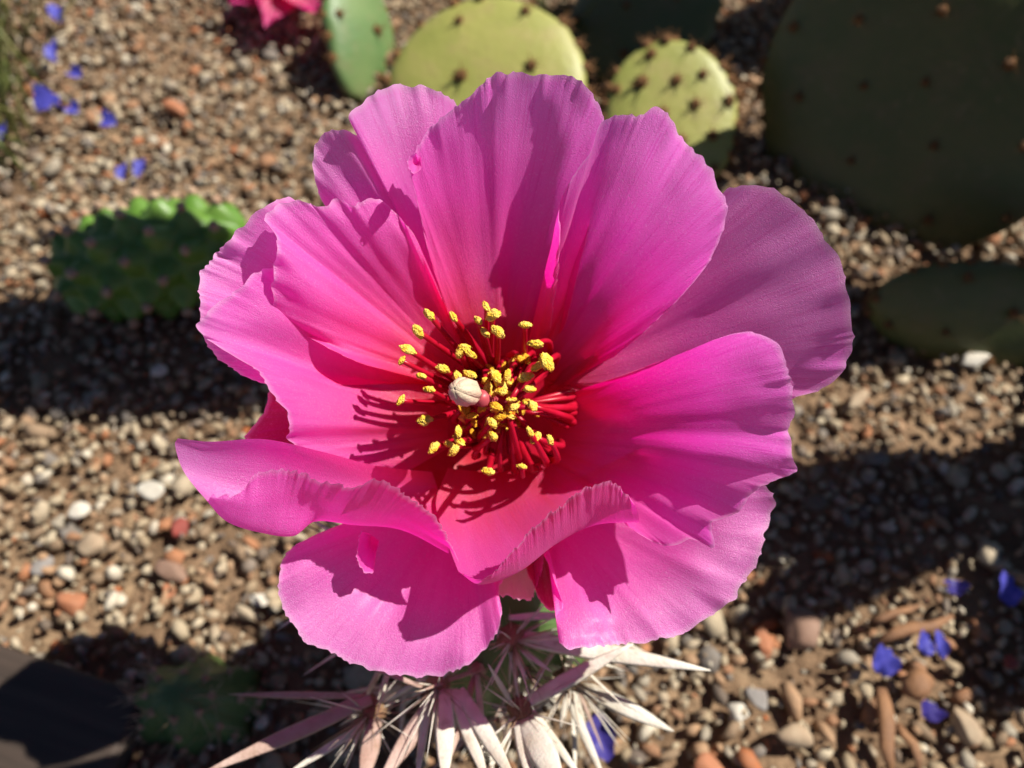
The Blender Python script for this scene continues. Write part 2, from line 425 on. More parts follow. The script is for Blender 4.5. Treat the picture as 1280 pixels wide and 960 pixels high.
# outer ring (behind)
fan_petal([(575, 440, -26), (600, 430, -26)],
          [(540, 390, -27), (470, 320, -19), (410, 262, -10), (392, 215, -3), (400, 172, -1), (428, 163, 0), (446, 168, -3), (437, 148, 2), (452, 128, 0),
           (478, 110, -2), (510, 107, -3), (545, 112, -5), (570, 132, -10), (580, 200, -17), (590, 330, -26)], 3, d1=-2, d2=1, ruffle=1.1)
fan_petal([(570, 480, -27), (575, 455, -27)],
          [(420, 480, -16), (345, 482, -6), (300, 466, -3), (264, 437, -2), (251, 400, -1), (250, 345, 0), (268, 322, 0), (290, 298, 0), (335, 256, -1), (365, 248, -4), (420, 300, -17)],
          4, d1=-3, d2=-1, ruffle=1.2)
fan_petal([(680, 500, -26), (680, 470, -26)],
          [(780, 430, -18), (860, 330, -10), (905, 240, -5), (940, 231, -4), (972, 238, -3), (1002, 264, -2), (1026, 294, -1), (1045, 318, -1), (1060, 368, 0),
           (1066, 418, -1), (1052, 466, -3), (1022, 488, -6), (988, 500, -8), (900, 520, -16), (760, 530, -22)], 5, d1=-2, d2=-1, ruffle=1.0, creases=((.4, 1.0, .06), (.62, -.8, .05)))
fan_petal([(700, 610, -24), (670, 640, -24)],
          [(800, 560, -18), (930, 590, -11), (967, 616, -9), (966, 645, -9), (950, 690, -9), (926, 732, -9), (905, 760, -9), (878, 776, -8), (840, 794, -7), (792, 804, -6),
           (745, 808, -5), (716, 816, -4), (699, 804, -5), (706, 770, -8), (692, 722, -12), (678, 690, -16)], 6, d1=-1, d2=2, ruffle=1.2, creases=((.5, 1.2, .05), (.7, -1.0, .05)))
fan_petal([(590, 620, -25), (540, 610, -25)],
          [(640, 690, -22), (624, 735, -17), (627, 765, -15), (622, 792, -14), (604, 817, -14), (580, 835, -13), (540, 843, -13), (482, 841, -12), (440, 830, -12), (410, 815, -11), (385, 800, -10),
           (360, 770, -9), (345, 736, -8), (352, 708, -9), (364, 686, -11), (395, 668, -14), (440, 650, -17), (500, 630, -20)], 7, d1=-1, d2=1.5, ruffle=1.0, creases=((.4, 1.2, .05), (.62, -1.0, .05)))
# top petal
fan_petal([(580, 450, -27), (680, 440, -27)],
          [(556, 378, -20), (540, 330, -14), (524, 260, -6), (513, 202, -1), (540, 160, 1), (575, 130, 2), (608, 100, 4), (624, 91, 5), (660, 95, 2), (700, 91, 2), (730, 104, 1),
           (750, 130, 0), (756, 158, -2), (745, 240, -7), (725, 330, -14), (705, 410, -21)], 8, d1=-4, d2=-2, creases=((.33, 1.2, .05), (.52, -.9, .05), (.68, 1.0, .05)))
# left middle petal, brightly lit
fan_petal([(560, 560, -27), (560, 470, -27)],
          [(500, 595, -22), (430, 576, -13), (390, 566, -7), (360, 550, -3), (363, 533, 0), (350, 500, 1), (326, 469, 1), (286, 441, 2), (246, 407, 4), (290, 368, 3), (328, 338, -1), (400, 330, -14), (500, 410, -25)],
          9, d1=-2.5, d2=-1.2, ruffle=1.1, creases=((.45, 1.2, .06), (.3, -.8, .05)))
# left upper petal
fan_petal([(560, 485, -25), (590, 455, -25)],
          [(505, 468, -19), (440, 450, -12), (372, 412, -7.5), (345, 385, -3.5), (338, 350, -1.5), (346, 312, 0), (342, 290, 1), (330, 272, 1), (372, 249, 0), (398, 258, -1), (425, 250, -2), (440, 256, -3), (466, 246, -4),
           (492, 262, -6), (516, 292, -9), (540, 342, -15), (556, 385, -20)], 10, d1=-2, d2=.5, ruffle=1.2, creases=((.38, 1.6, .05), (.62, -1.0, .06), (.2, -.8, .05)))
# top right petal
fan_petal([(640, 460, -26), (700, 480, -26)],
          [(688, 410, -18), (696, 350, -9), (700, 300, -3), (700, 252, 2), (714, 222, 6), (738, 190, 8), (752, 152, 8), (775, 142, 7), (800, 143, 7), (823, 130, 10), (846, 156, 9), (871, 190, 9),
           (896, 226, 8), (908, 262, 7), (898, 300, 5), (880, 335, 1), (830, 392, -8), (770, 445, -17)], 11, d1=-4, d2=-2, ruffle=1.3, creases=((.3, 1.3, .05), (.5, -1.1, .06), (.2, -.8, .03)))
# right lower petal
fan_petal([(685, 500, -26), (700, 590, -26)],
          [(770, 472, -16), (850, 442, -3), (910, 419, 6), (942, 417, 8), (970, 430, 9), (984, 460, 9), (991, 500, 9), (985, 540, 9), (990, 570, 8), (999, 588, 10), (970, 600, 8), (942, 614, 7), (925, 640, 6),
           (893, 654, 5), (892, 684, 6), (862, 672, 3), (840, 682, 2), (800, 668, -3), (770, 645, -9), (740, 620, -16)], 12, d1=-4, d2=-2, ruffle=1.1, creases=((.45, .9, .06), (.65, -.9, .06)))
# bottom petal with its right edge rolled inwards
petal([[(560, 585, -26), (620, 590, -27), (690, 575, -26)],
       [(545, 630, -21), (600, 645, -20), (660, 630, -20), (730, 600, -21)],
       [(560, 680, -12), (595, 695, -10), (650, 675, -11), (705, 640, -12), (760, 618, -15)],
       [(572, 712, -4), (598, 728, -2), (645, 716, -2), (695, 680, -2), (742, 657, -3), (796, 652, -5)],
       [(574, 714, -2), (602, 728, 1), (645, 704, 3), (690, 668, 4), (740, 636, 4), (797, 640, 1)],
       [(576, 716, -1), (604, 724, 2), (644, 684, 5), (690, 642, 8), (732, 612, 9), (765, 604, 8), (792, 628, 4)]], 13, ruffle=.26, serr=2.2)
# long lower left petal with its lower edge folded back up
petal([[(540, 590, -24), (470, 582, -13), (400, 564, -5), (330, 549, 0), (262, 552, 3), (222, 548, 5)],
       [(548, 615, -26), (475, 612, -16), (400, 598, -9), (330, 578, -4), (265, 572, 0), (219, 558, 4)],
       [(552, 645, -22), (490, 640, -15), (420, 630, -10), (350, 620, -6), (280, 610, -2), (230, 590, 2)],
       [(560, 690, -12), (500, 662, -8), (440, 656, -6), (392, 652, -4), (366, 670, -1), (322, 665, 0), (282, 651, 1), (257, 624, 2)],
       [(562, 684, -8), (505, 652, -3), (450, 640, -1), (396, 632, 1), (350, 630, 3), (305, 632, 4), (262, 622, 3)],
       [(572, 700, -6), (548, 655, 0), (515, 622, 3), (485, 601, 5), (460, 602, 5), (435, 611, 5), (400, 599, 6), (360, 587, 6), (320, 590, 5), (300, 615, 4), (264, 620, 3)]],
      14, ruffle=.38, serr=2.8, along=True)
# torn scraps of petal standing on the lower left and top petals
fan_petal([(464, 668, -15), (474, 676, -15)], [(452, 664, -10), (447, 680, -8), (446, 698, -7), (454, 714, -7), (466, 716, -9), (468, 700, -12)], 18, nv=40, nu=14, ruffle=.3, serr=1)
fan_petal([(524, 204, -1.5), (526, 194, -1.5)], [(520, 190, 0), (512, 196, 2), (510, 208, 3), (517, 217, 2), (527, 211, 0)], 19, nv=40, nu=14, ruffle=.2, serr=.6)
# outer tepals seen from behind
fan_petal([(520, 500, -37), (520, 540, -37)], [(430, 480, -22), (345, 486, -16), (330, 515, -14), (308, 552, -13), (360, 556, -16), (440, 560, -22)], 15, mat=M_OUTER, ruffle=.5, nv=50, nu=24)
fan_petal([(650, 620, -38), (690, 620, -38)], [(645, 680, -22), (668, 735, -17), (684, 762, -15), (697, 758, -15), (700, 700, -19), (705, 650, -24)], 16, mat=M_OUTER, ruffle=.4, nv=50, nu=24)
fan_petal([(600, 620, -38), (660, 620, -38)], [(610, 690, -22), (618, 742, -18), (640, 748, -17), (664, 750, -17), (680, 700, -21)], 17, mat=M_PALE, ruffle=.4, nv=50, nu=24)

# cup floor, style and stigma
V = []; rings = [(0, -33), (40, -33), (80, -31.5), (112, -29), (132, -26.5)]
for r, h in rings:
    for k in range(28):
        a = 2 * math.pi * k / 28; V.append(ph(630 + (r + .01) * math.cos(a), 522 + (r + .01) * math.sin(a), h))
cup = part('receptacle', V, grid_faces(5, 28, True), M_FIL, flower)
style = part('pistil', *tube([ph(635, 512, -29), ph(618, 505, -18), ph(600, 497, -7)], [.0016, .0014, .0015], 10), M_STYLE, flower)
sc0 = ph(582, 490, -2.5); ax = (ph(568, 488, 2) - ph(606, 498, -8)).normalized()
for k in range(7):
    a = 2 * math.pi * k / 7
    e1 = ax.orthogonal().normalized(); e2 = ax.cross(e1)
    d = e1 * math.cos(a) + e2 * math.sin(a)
    p0 = sc0 - ax * .0022 + d * .0007
    pts = [p0 - ax * .0006, p0 + ax * .0014 + d * .0006, p0 + ax * .0032 + d * .0006, p0 + ax * .0050 + d * .0001, p0 + ax * .0060 - d * .0006]
    part('stigma_lobe', *tube(pts, [.0009, .00115, .0012, .0009, .0004], 8), M_STIGMA, style)

# stamens: the red filament with its yellow anther as child
ANTH_Z = [(373,172),(470,180),(600,138),(628,172),(568,192),(595,242),(648,238),(756,212),(797,287),(842,362),(805,378),(755,420),(775,467),(785,535),
 (715,540),(692,575),(623,603),(627,655),(776,640),(800,663),(856,672),(742,778),(607,797),(390,705),(452,688),(490,640),(492,675),(473,712),(357,592),
 (258,514),(373,470),(340,415),(262,354),(290,312),(328,237),(428,387),(486,420),(535,410),(497,320),(535,325),(512,302),(600,440),(640,420),(685,415),
 (660,450),(620,490),(665,478),(640,540),(655,580),(585,545),(520,560),(545,575),(505,550),(605,470),(690,440),(700,510)]
ANG = {0: 50, 1: 60, 2: 60, 7: 0, 8: 5, 9: 55, 10: -30, 11: -10, 13: 55, 14: -25, 18: 60, 22: 8, 28: -5, 30: 10, 31: 20, 33: 25, 38: -60, 36: 80, 25: 85, 16: 50, 17: 60}
def anther_mesh(p, d, L, w, seed):
    V, F = ICO3
    r = np.random.default_rng(seed)
    e = Vector(d).normalized(); n = (CP - p).normalized(); n = (n - e * n.dot(e)).normalized(); b = n.cross(e)
    out = []
    for q in V:
        bumpy = 1 + .30 * vnoise(q[0] * 2.2 + seed, q[1] * 2.2 + q[2] * 3.1, seed) + .16 * vnoise(q[0] * 7, q[1] * 5 + q[2] * 6, seed + 3)
        groove = 1 - .18 * math.exp(-(q[1] / .25)**2) * (q[2] > 0)
        o = e * (q[0] * L) + b * (q[1] * w * (1 - .25 * q[0]**2)) + n * (q[2] * w * .8 * groove)
        out.append(p + o * float(bumpy))
    return out, F.tolist()
k = 0
STA = [(420 + zx / 3.2, 340 + zy / 3.2, i) for i, (zx, zy) in enumerate(ANTH_Z)]
for i in range(52):                      # shorter inner stamens, mostly hidden below the others
    a = random.uniform(0, 2 * math.pi); r = random.uniform(10, 62)
    STA.append((626 + r * math.cos(a), 498 + r * math.sin(a), 100 + i))
for x, y, i in STA:
    dx, dy = x - 634, y - 508; r = math.hypot(dx, dy); a = math.atan2(dy, dx) + random.uniform(-.3, .3)
    right = .5 + .5 * math.cos(a - .5)
    if i >= 100: ah = random.uniform(-19, -13)
    elif 41 <= i <= 55: ah = random.uniform(-11, -6)
    else: ah = -9 + 5.5 * min(1, r / 120) * (1 - .45 * right) + random.uniform(-1.5, 1.5)
    rb = 40 + 46 * right + random.uniform(-9, 9)
    rb = min(rb, 84)
    bx, by = 634 + rb * math.cos(a), 510 + rb * math.sin(a)
    bh = -27 + 4 * (rb / 80)
    p0 = Vector(ph(bx, by, bh)); p2 = Vector(ph(x, y, ah))
    mid = (p0 + p2) / 2 + FW * -.002
    rad = Vector(ph(bx, by, bh)) - Vector(ph(634, 510, bh))
    mid += rad * (.35 if r < rb + 20 else -.02) + Vector((random.uniform(-1, 1), random.uniform(-1, 1), 0)) * .0006
    pts = []
    for s in range(9):
        t = s / 8; pts.append(p0 * (1 - t)**2 + mid * 2 * t * (1 - t) + p2 * t * t)
    rr = random.uniform(.00050, .00066)
    st = part('stamen', *tube(pts, [rr * (1.25 - .5 * s / 8) for s in range(9)], 7), M_FIL, flower)
    ang = R(ANG.get(i, random.uniform(-70, 70))); d = RT * math.cos(ang) - UP * math.sin(ang) + FW * random.uniform(-.3, .3)
    L = random.uniform(.0009, .00145) * (.8 if i >= 100 else 1) * (1.25 if i in (8, 9, 13, 22, 28, 33) else 1)
    part('anther', *anther_mesh(p2, d, L, L * random.uniform(.5, .62), i + 1), M_POLLEN2 if (i in (47, 48, 49, 50, 51, 52) or i >= 124) else M_POLLEN, st)

# ------------------------------------------------------------------ spiny stem under the flower
CB = Vector((-.006, .058, 0))
cact = thing('spiny_cactus', 'spiny green cactus stem with papery white spines carrying the big flower', 'cactus', CB)
CT = Vector((-.006, .058, .102))
def stem_pt(a, t):                      # angle, height 0..1
    prof = math.sin(min(1, t * 1.04 + .06) * math.pi * .5 + (0 if t < .5 else (t - .5) * 2.6)) 
    r = .031 * max(.12, prof) * (1 + .09 * math.cos(9 * a + 2.5 * t) + .05 * math.sin(t * 34))
    return CB + Vector((r * math.cos(a), r * math.sin(a), -.006 + .120 * t))
V = [stem_pt(2 * math.pi * j / 72, i / 30) for i in range(31) for j in range(72)]
F = grid_faces(31, 72, True) + [tuple(30 * 72 + j for j in range(72))]
part('stem', V, F, M_STEM, cact)
TE = ph(626, 524, -43)
tb = part('floral_tube', *tube([CT + Vector((0, 0, -.014)), CT + Vector((0, 0, -.004)), CT.lerp(TE, .6), TE], [.008, .0095, .009, .007], 20), M_TUBE, flower)
# scales of the tube
for k in range(18):
    a = k * 2.4; t = .1 + .8 * k / 18
    c = (CT + Vector((0, 0, -.012))).lerp(TE, t * .7); d = Vector((math.cos(a), math.sin(a), .0))
    part('tube_scale', *tube([c + d * .008, c + d * .0102 + Vector((0, 0, .002)), c + d * .0115 + Vector((0, 0, .005))], [.0016, .0014, .0003], 6, .5), M_OUTER, flower)

def flat_spine(p0, p1, w, bend=.0, normal=None, tip=.12, thick=.22):
    p0 = Vector(p0); p1 = Vector(p1); n = 9
    nrm = Vector(normal) if normal is not None else (CP - p0).normalized()
    pts, rad = [], []
    for i in range(n):
        t = i / (n - 1)
        pts.append(p0.lerp(p1, t) + nrm * bend * math.sin(t * math.pi))
        rad.append(w * (.62 + .38 * math.sin(min(1, t * 2.2) * math.pi / 2)) * (1 - tip * 0 - (max(0, t - .45) / .55)**1.6 * .93) )
    return tube(pts, rad, 8, thick, up=nrm)
def tuft(c, r, mat, parent, seed, name='areole', sq=.7):
    V, F = ICO2; out = []
    for q in V:
        f = 1 + .35 * vnoise(q[0] * 3 + seed, q[1] * 3 + q[2] * 4, seed)
        out.append(c + Vector(q) * float(r * f))
    return part(name, out, F.tolist(), mat, parent)
def bristles(c, nrm, n, l0, l1, r, mat, parent, name='bristles', spread=1.0):
    ps = []
    for k in range(n):
        d = (nrm * random.uniform(.15, 1.0) + Vector((random.gauss(0, 1), random.gauss(0, 1), random.gauss(0, 1))) * .55 * spread).normalized()
        L = random.uniform(l0, l1); e = c + d * L + Vector((0, 0, -.12 * L))
        ps.append(tube([c, c.lerp(e, .5) + Vector((0, 0, .03 * L)), e], [r, r * .8, r * .15], 4))
    V, F = join(ps)
    o = part(name, V, F, mat, parent)
    return o
PXM = lambda w, d: w / 2 * d / FPX
# the areoles in view with their traced papery spines: start px, end px, width px, depth at start and end, material
SP = {
 (548, 858, .180): [((556, 862), (556, 985), 22, .178, .158, 0), ((566, 862), (612, 985), 17, .178, .163, 0), ((574, 862), (648, 985), 19, .178, .160, 0),
                    ((545, 872), (470, 985), 22, .179, .165, 1), ((536, 872), (520, 980), 10, .179, .17, 0), ((530, 860), (420, 815), 6, .180, .176, 1), ((552, 850), (600, 800), 5, .18, .172, 1)],
 (652, 890, .180): [((655, 898), (705, 990), 32, .178, .160, 0), ((646, 900), (668, 990), 16, .178, .163, 0), ((648, 884), (792, 804), 17, .180, .176, 0),
                    ((664, 886), (735, 985), 10, .180, .172, 0), ((668, 880), (720, 850), 6, .18, .175, 0), ((640, 880), (610, 830), 6, .18, .17, 0)],
 (462, 892, .182): [((464, 874), (250, 968), 18, .180, .168, 1), ((470, 898), (452, 985), 22, .180, .165, 1), ((462, 902), (352, 972), 9, .181, .175, 0), ((455, 870), (285, 868), 8, .184, .19, 1),
                    ((458, 866), (380, 905), 6, .183, .178, 1)],
 (640, 800, .172): [((622, 792), (888, 838), 21, .172, .168, 0), ((636, 772), (720, 768), 9, .173, .172, 0), ((632, 800), (660, 850), 6, .172, .17, 0), ((650, 812), (690, 840), 6, .172, .17, 0)],
 (712, 850, .190): [((728, 858), (842, 914), 18, .190, .185, 0), ((712, 858), (700, 912), 8, .19, .185, 0), ((705, 860), (760, 985), 10, .19, .182, 0)],
}
for s, ((x, y, d), lst) in enumerate(SP.items()):
    lift = (.018, .018, .014, .008, .014)[s]; d -= lift
    lst = [(a, b, w, d0 - lift, d1 - lift * .9, mi) for a, b, w, d0, d1, mi in lst]
    c = at(x, y, d); nrm = (c - (CB + Vector((0, 0, c.z * .8)))).normalized()
    ar = tuft(c - nrm * .0005, .0030, M_WOOL, cact, 40 + s)
    for k, (a, b, w, d0, d1, mi) in enumerate(lst):
        V, F = flat_spine(at(*a, d0), at(*b, d1), PXM(w * 1.15, (d0 + d1) / 2), bend=random.uniform(-.002, .002))
        part('spine', V, F, M_SPINEP if mi else M_SPINE, ar)
    bristles(c, nrm, 34, .004, .016, .00013, M_BRIST, ar)
    bristles(c, nrm, 22, .008, .022, .00024, M_SPINE, ar, spread=1.3)
# areoles on the rest of the stem
sd = 60
for row in range(7):
    for j in range(9):
        a = (j + .5 * (row % 2)) * 2 * math.pi / 9 - 2.5 * row / 7 / 9; t = .12 + row * .115
        if t > .86: continue
        p = stem_pt(a, t); nrm = Vector((math.cos(a), math.sin(a), .25)).normalized()
        sd += 1
        ar = tuft(p, .0019, M_WOOLPALE, cact, sd)
        bristles(p, nrm, 12, .005, .013, .00016, M_BRIST, ar)
        if nrm.y < .5:
            for m in range(5):
                dd = (nrm + Vector((random.gauss(0, .5), random.gauss(0, .5), random.gauss(-.1, .5)))).normalized()
                part('spine', *flat_spine(p, p + dd * random.uniform(.012, .026), random.uniform(.0004, .0011), 0, nrm.orthogonal()), random.choice([M_SPINE, M_SPINE, M_SPINEP]), ar)

# ------------------------------------------------------------------ prickly pears
def _areole_mesh():
    V, F = ICO1; V = V.copy()
    for i in range(len(V)): V[i] *= (1 + .35 * float(vnoise(V[i][0] * 3, V[i][1] * 3 + V[i][2] * 5, 77)))
    P = [(Vector(v), 0) for v in V]
    parts = [([Vector(v) * Vector((1, 1, .8)) if False else Vector((v[0], v[1], v[2] * .8)) for v in V], F.tolist())]
    r = random.Random(5)
    for k in range(9):
        d = Vector((r.gauss(0, .7), r.gauss(0, .7), 1)).normalized()
        parts.append(tube([d * .4, d * r.uniform(1.6, 2.6)], [.16, .04], 3))
    V, F = join(parts)
    out = {}
    for nm, m in (('areole_brown', M_GLOCH), ('areole_pale', M_WOOLPALE)):
        me = bpy.data.meshes.new(nm); me.from_pydata([tuple(v) for v in V], [], F); me.materials.append(m)
        me.polygons.foreach_set('use_smooth', [True] * len(me.polygons)); out[nm] = me
    return out
AREO = _areole_mesh()
def add_areole(parent, p, nrm, r, which, rootb):
    o = bpy.data.objects.new('areole', AREO[which]); COL.objects.link(o); o.parent = parent
    o.location = Vector(p) - rootb; o.rotation_mode = 'QUATERNION'; o.rotation_quaternion = Vector(nrm).to_track_quat('Z', 'Y')
    o.scale = (r, r, r)
def pad(root, base, tip, normal, width, thick, mat, seed, pitch=.022, ar=.0021, bend=0.0, warp=.002, arm='areole_brown', sides=(1, -1)):
    base = Vector(base); tip = Vector(tip); ly = (tip - base); L = ly.length; ly.normalize()
    nz = Vector(normal); nz = (nz - ly * nz.dot(ly)).normalized(); lx = ly.cross(nz).normalized()
    rb = BASES[root.name]
    def surf(s, a):                         # s 0..1 along, a angle around
        w = width / 2 * (max(0.0, math.sin(math.pi * min(1, max(0, s))**.80)))**.52 * (.72 + .30 * s)
        w = max(w, width * .10 * (1 - s)) if s < .5 else w
        tz = thick / 2 * (max(0.0, math.sin(math.pi * (s * .97 + .015))))**.45
        x = w * math.cos(a); ca = math.sin(a)
        z = tz * math.copysign(abs(ca)**.8, ca)
        wv = warp * float(vnoise(x * 22 + seed, s * 2.5, seed)) + bend * ((s - .5)**2 * 4 + (x / (width / 2))**2 * .5)
        lump = 1 + .07 * float(vnoise(s * 3.3, 2 + 1.5 * math.cos(a), seed + 3)) + .02 * float(vnoise(s * 12, 4 + 4 * math.cos(a), seed + 4))
        return base + ly * (s * L) + lx * x * lump + nz * (z + wv)
    nS, nA = 30, 40
    V = [surf(i / (nS - 1), 2 * math.pi * j / nA) for i in range(nS) for j in range(nA)]
    F = grid_faces(nS, nA, True) + [tuple(range(nA - 1, -1, -1)), tuple((nS - 1) * nA + j for j in range(nA))]
    o = part('pad', V, F, mat, root)
    r = random.Random(seed)
    rows = max(3, int(L / pitch))
    for i in range(rows):
        s = (i + .6) / rows
        w = width / 2 * (math.sin(math.pi * s**.8))**.52 * (.72 + .3 * s)
        nx = max(1, int(2 * w / pitch))
        for j in range(nx):
            fx = ((j + .5 + .25 * (-1)**i) / nx * 2 - 1)
            if abs(fx) > .93: continue
            for side in sides:
                a = math.acos(max(-1, min(1, fx + r.uniform(-.04, .04)))) * side
                add_areole(o, surf(s + r.uniform(-.02, .02), a), nz * side + lx * fx * .3, ar * r.uniform(.7, 1.25), arm, rb)
    for i in range(int(L / pitch * 1.7)):
        for side in (0, math.pi):
            s = .15 + .83 * (i + .5) / (L / pitch * 1.7)
            add_areole(o, surf(s, side), lx * (1 if side == 0 else -1) + ly * (s - .5), ar * r.uniform(.7, 1.2), arm, rb)
    for k in range(4):
        a = math.pi * (k + .5) / 4
        add_areole(o, surf(.985, a if k % 2 else -a), ly, ar, arm, rb)
    return o

A = thing('prickly_pear', 'low prickly pear with sunlit yellow green pads behind the big flower', 'cactus', (0, .27, 0))
pad(A, at(622, 220, .372), at(592, 0, .378), (-.1, -.62, .78), .116, .016, M_PAD, 101, .025, .0031)
pad(A, at(850, 245, .362), at(825, 52, .362), (-.1, -.75, .65), .076, .014, M_PAD, 102, .014, .0028, bend=.002)
pad(A, at(450, 125, .398), at(448, -40, .400), (.75, -.55, .3), .055, .014, M_PADG, 103, .02, .0024)
pad(A, at(800, 110, .40), at(800, -60, .42), (-.2, -.9, .3), .095, .016, M_PADD, 104, .024, .002)
B = thing('prickly_pear', 'tall prickly pear whose broad dark shaded pad stands right of the flower', 'cactus', (.19, .25, 0))
b0 = gp(1150, 300); 
pad(B, b0 - Vector((0, 0, .01)), at(1155, -120, .315), (-.45, -.9, .05), .166, .022, M_PADD, 111, .027, .0022, sides=(1,))
bt = at(1150, -100, .315)
b2 = Vector((.137, .250, .29))
pad(B, bt + Vector((.007, -.02, 0)), b2, (-.6, -.6, .1), .040, .02, M_PADD, 112, .03, sides=(1,))
pad(B, b2 - Vector((-.003, 0, .01)), Vector((.035, .30, .47)), (-.3, -.8, .1), .165, .02, M_PADD, 113, .03, sides=(1,))
pad(B, Vector((.19, .275, .15)), Vector((.26, .33, .30)), (-.6, -.6, .1), .11, .02, M_PADD, 114, .03, sides=(1,))
pad(B, Vector((.25, .325, .28)), Vector((.24, .37, .43)), (-.6, -.6, .1), .12, .02, M_PADD, 115, .03, sides=(1,))
pad(B, Vector((.215, .43, -.005)), Vector((.20, .38, .135)), (-.5, -.8, .1), .075, .02, M_PADD, 118, .03, sides=(1,))  # unseen pad added to carry the two shade-casting pads below
pad(B, Vector((.198, .382, .12)), Vector((.18, .46, .24)), (-.6, .1, -.5), .09, .02, M_PADD, 116, .03, sides=(1,))  # unseen pad added to shade the dark pad behind the flower
pad(B, Vector((.205, .38, .12)), Vector((.268, .42, .26)), (-.6, .1, -.5), .085, .02, M_PADD, 117, .03, sides=(1,))  # unseen pad added to shade the gravel left of the broad pad
C = thing('prickly_pear', 'prickly pear with a low dark pad leaning over the gravel', 'cactus', (.25, .2, 0))
pad(C, gp(1340, 440) + Vector((0, 0, .012)), at(1085, 372, .315), (-.35, -.8, .4), .056, .016, M_PADD, 121, .02, .002)
c0 = Vector((.265, .20, .0))  # the pads rising from here are unseen, added to shade the right-hand gravel
pad(C, c0, c0 + Vector((.02, .02, .13)), (-.6, -.7, .1), .085, .018, M_PADD, 122, .03, sides=(1,))
pad(C, c0 + Vector((.02, .02, .12)), c0 + Vector((-.01, .045, .22)), (-.6, -.7, .1), .07, .018, M_PADD, 123, .03, sides=(1,))
pad(C, c0 + Vector((.01, .0, .03)), c0 + Vector((.015, -.07, .10)), (-.8, -.3, .1), .06, .018, M_PADD, 125, .03, sides=(1,))
pad(C, c0 + Vector((.015, -.065, .09)), c0 + Vector((.01, -.12, .17)), (-.8, -.2, .1), .05, .018, M_PADD, 126, .03, sides=(1,))

pad(C, c0 + Vector((.02, -.05, .05)), c0 + Vector((-.012, -.065, .18)), (-.6, -.7, .1), .05, .016, M_PADD, 127, .03, sides=(1,))
pad(C, c0 + Vector((.035, -.025, .17)), c0 + Vector((-.003, -.035, .30)), (-.6, -.7, .1), .045, .014, M_PADD, 129, .03, sides=(1,))
pad(C, c0 + Vector((.02, -.05, .12)), c0 + Vector((-.010, -.072, .25)), (-.6, -.7, .1), .034, .014, M_PADD, 130, .03, sides=(1,))
# ------------------------------------------------------------------ small joint with tubercles left of the flower
J0 = gp(160, 350)
jr = thing('cholla_joint', 'bumpy green cactus joint with pale areoles half in shadow beside the flower', 'cactus', gp(200, 360))
jc0 = gp(98, 372) + Vector((0, 0, .014)); jc1 = gp(330, 345) + Vector((0, 0, .024))
jx = (jc1 - jc0); JL = jx.length; jx.normalize(); jz = Vector((0, -.35, 1)); jz = (jz - jx * jz.dot(jx)).normalized(); jy = jz.cross(jx)
tub = []
for i in range(7):
    for j in range(8):
        tub.append(((i + .5) / 7, 2 * math.pi * (j + .5 * (i % 2)) / 8))
def jpt(s, a):
    r0 = .0175 * (math.sin(math.pi * (s * .93 + .035)))**.5
    bmp = 0
    for ts, ta in tub:
        da = (a - ta + math.pi) % (2 * math.pi) - math.pi
        dd = ((s - ts) * JL / .0058)**2 + (da * .021 / .0050)**2
        if dd < 6: bmp = max(bmp, .0085 * math.exp(-dd))
    r = r0 + bmp
    return jc0 + jx * (s * JL) + (jy * math.cos(a) + jz * math.sin(a)) * r
V = [jpt(i / 55, 2 * math.pi * j / 72) for i in range(56) for j in range(72)]
F = grid_faces(56, 72, True) + [tuple(range(71, -1, -1)), tuple(55 * 72 + j for j in range(72))]
js = part('stem', V, F, M_JOINT, jr)
for n_, (ts, ta) in enumerate(tub):
    p = jpt(ts, ta); d = jy * math.cos(ta) + jz * math.sin(ta)
    if d.z < -.5: continue
    t_ = tuft(p + d * .0003, .0021, M_WOOLPALE, js, 200 + n_)
    if ts < .2: bristles(p, (d - jx * 1.2).normalized(), 8, .003, .008, .00022, M_SPINEP, t_, name='bristles')

# ------------------------------------------------------------------ dark seedling by the board
E0 = gp(250, 880)
ec = thing('small_cactus', 'small dark green cactus in the flower\'s shadow beside the board', 'cactus', E0)
def ept(s, a):
    r = .016 * math.cos(s * math.pi / 2 * .97)**.6 * (1 + .10 * math.cos(8 * a))
    return E0 + Vector((r * 1.35 * math.cos(a), r * .9 * math.sin(a), -.004 + .026 * s))
V = [ept(i / 16, 2 * math.pi * j / 64) for i in range(17) for j in range(64)]
es = part('stem', V, grid_faces(17, 64, True) + [tuple(16 * 64 + j for j in range(64))], M_STEM, ec)
for i in range(4):
    for j in range(8):
        a = 2 * math.pi * j / 8; p = ept(.15 + .24 * i, a); d = Vector((math.cos(a), math.sin(a), .5 + i * .3)).normalized()
        t_ = tuft(p, .0012, M_WOOLPALE, es, 300 + i * 8 + j); bristles(p, d, 6, .004, .011, .00016, M_BRIST, t_)

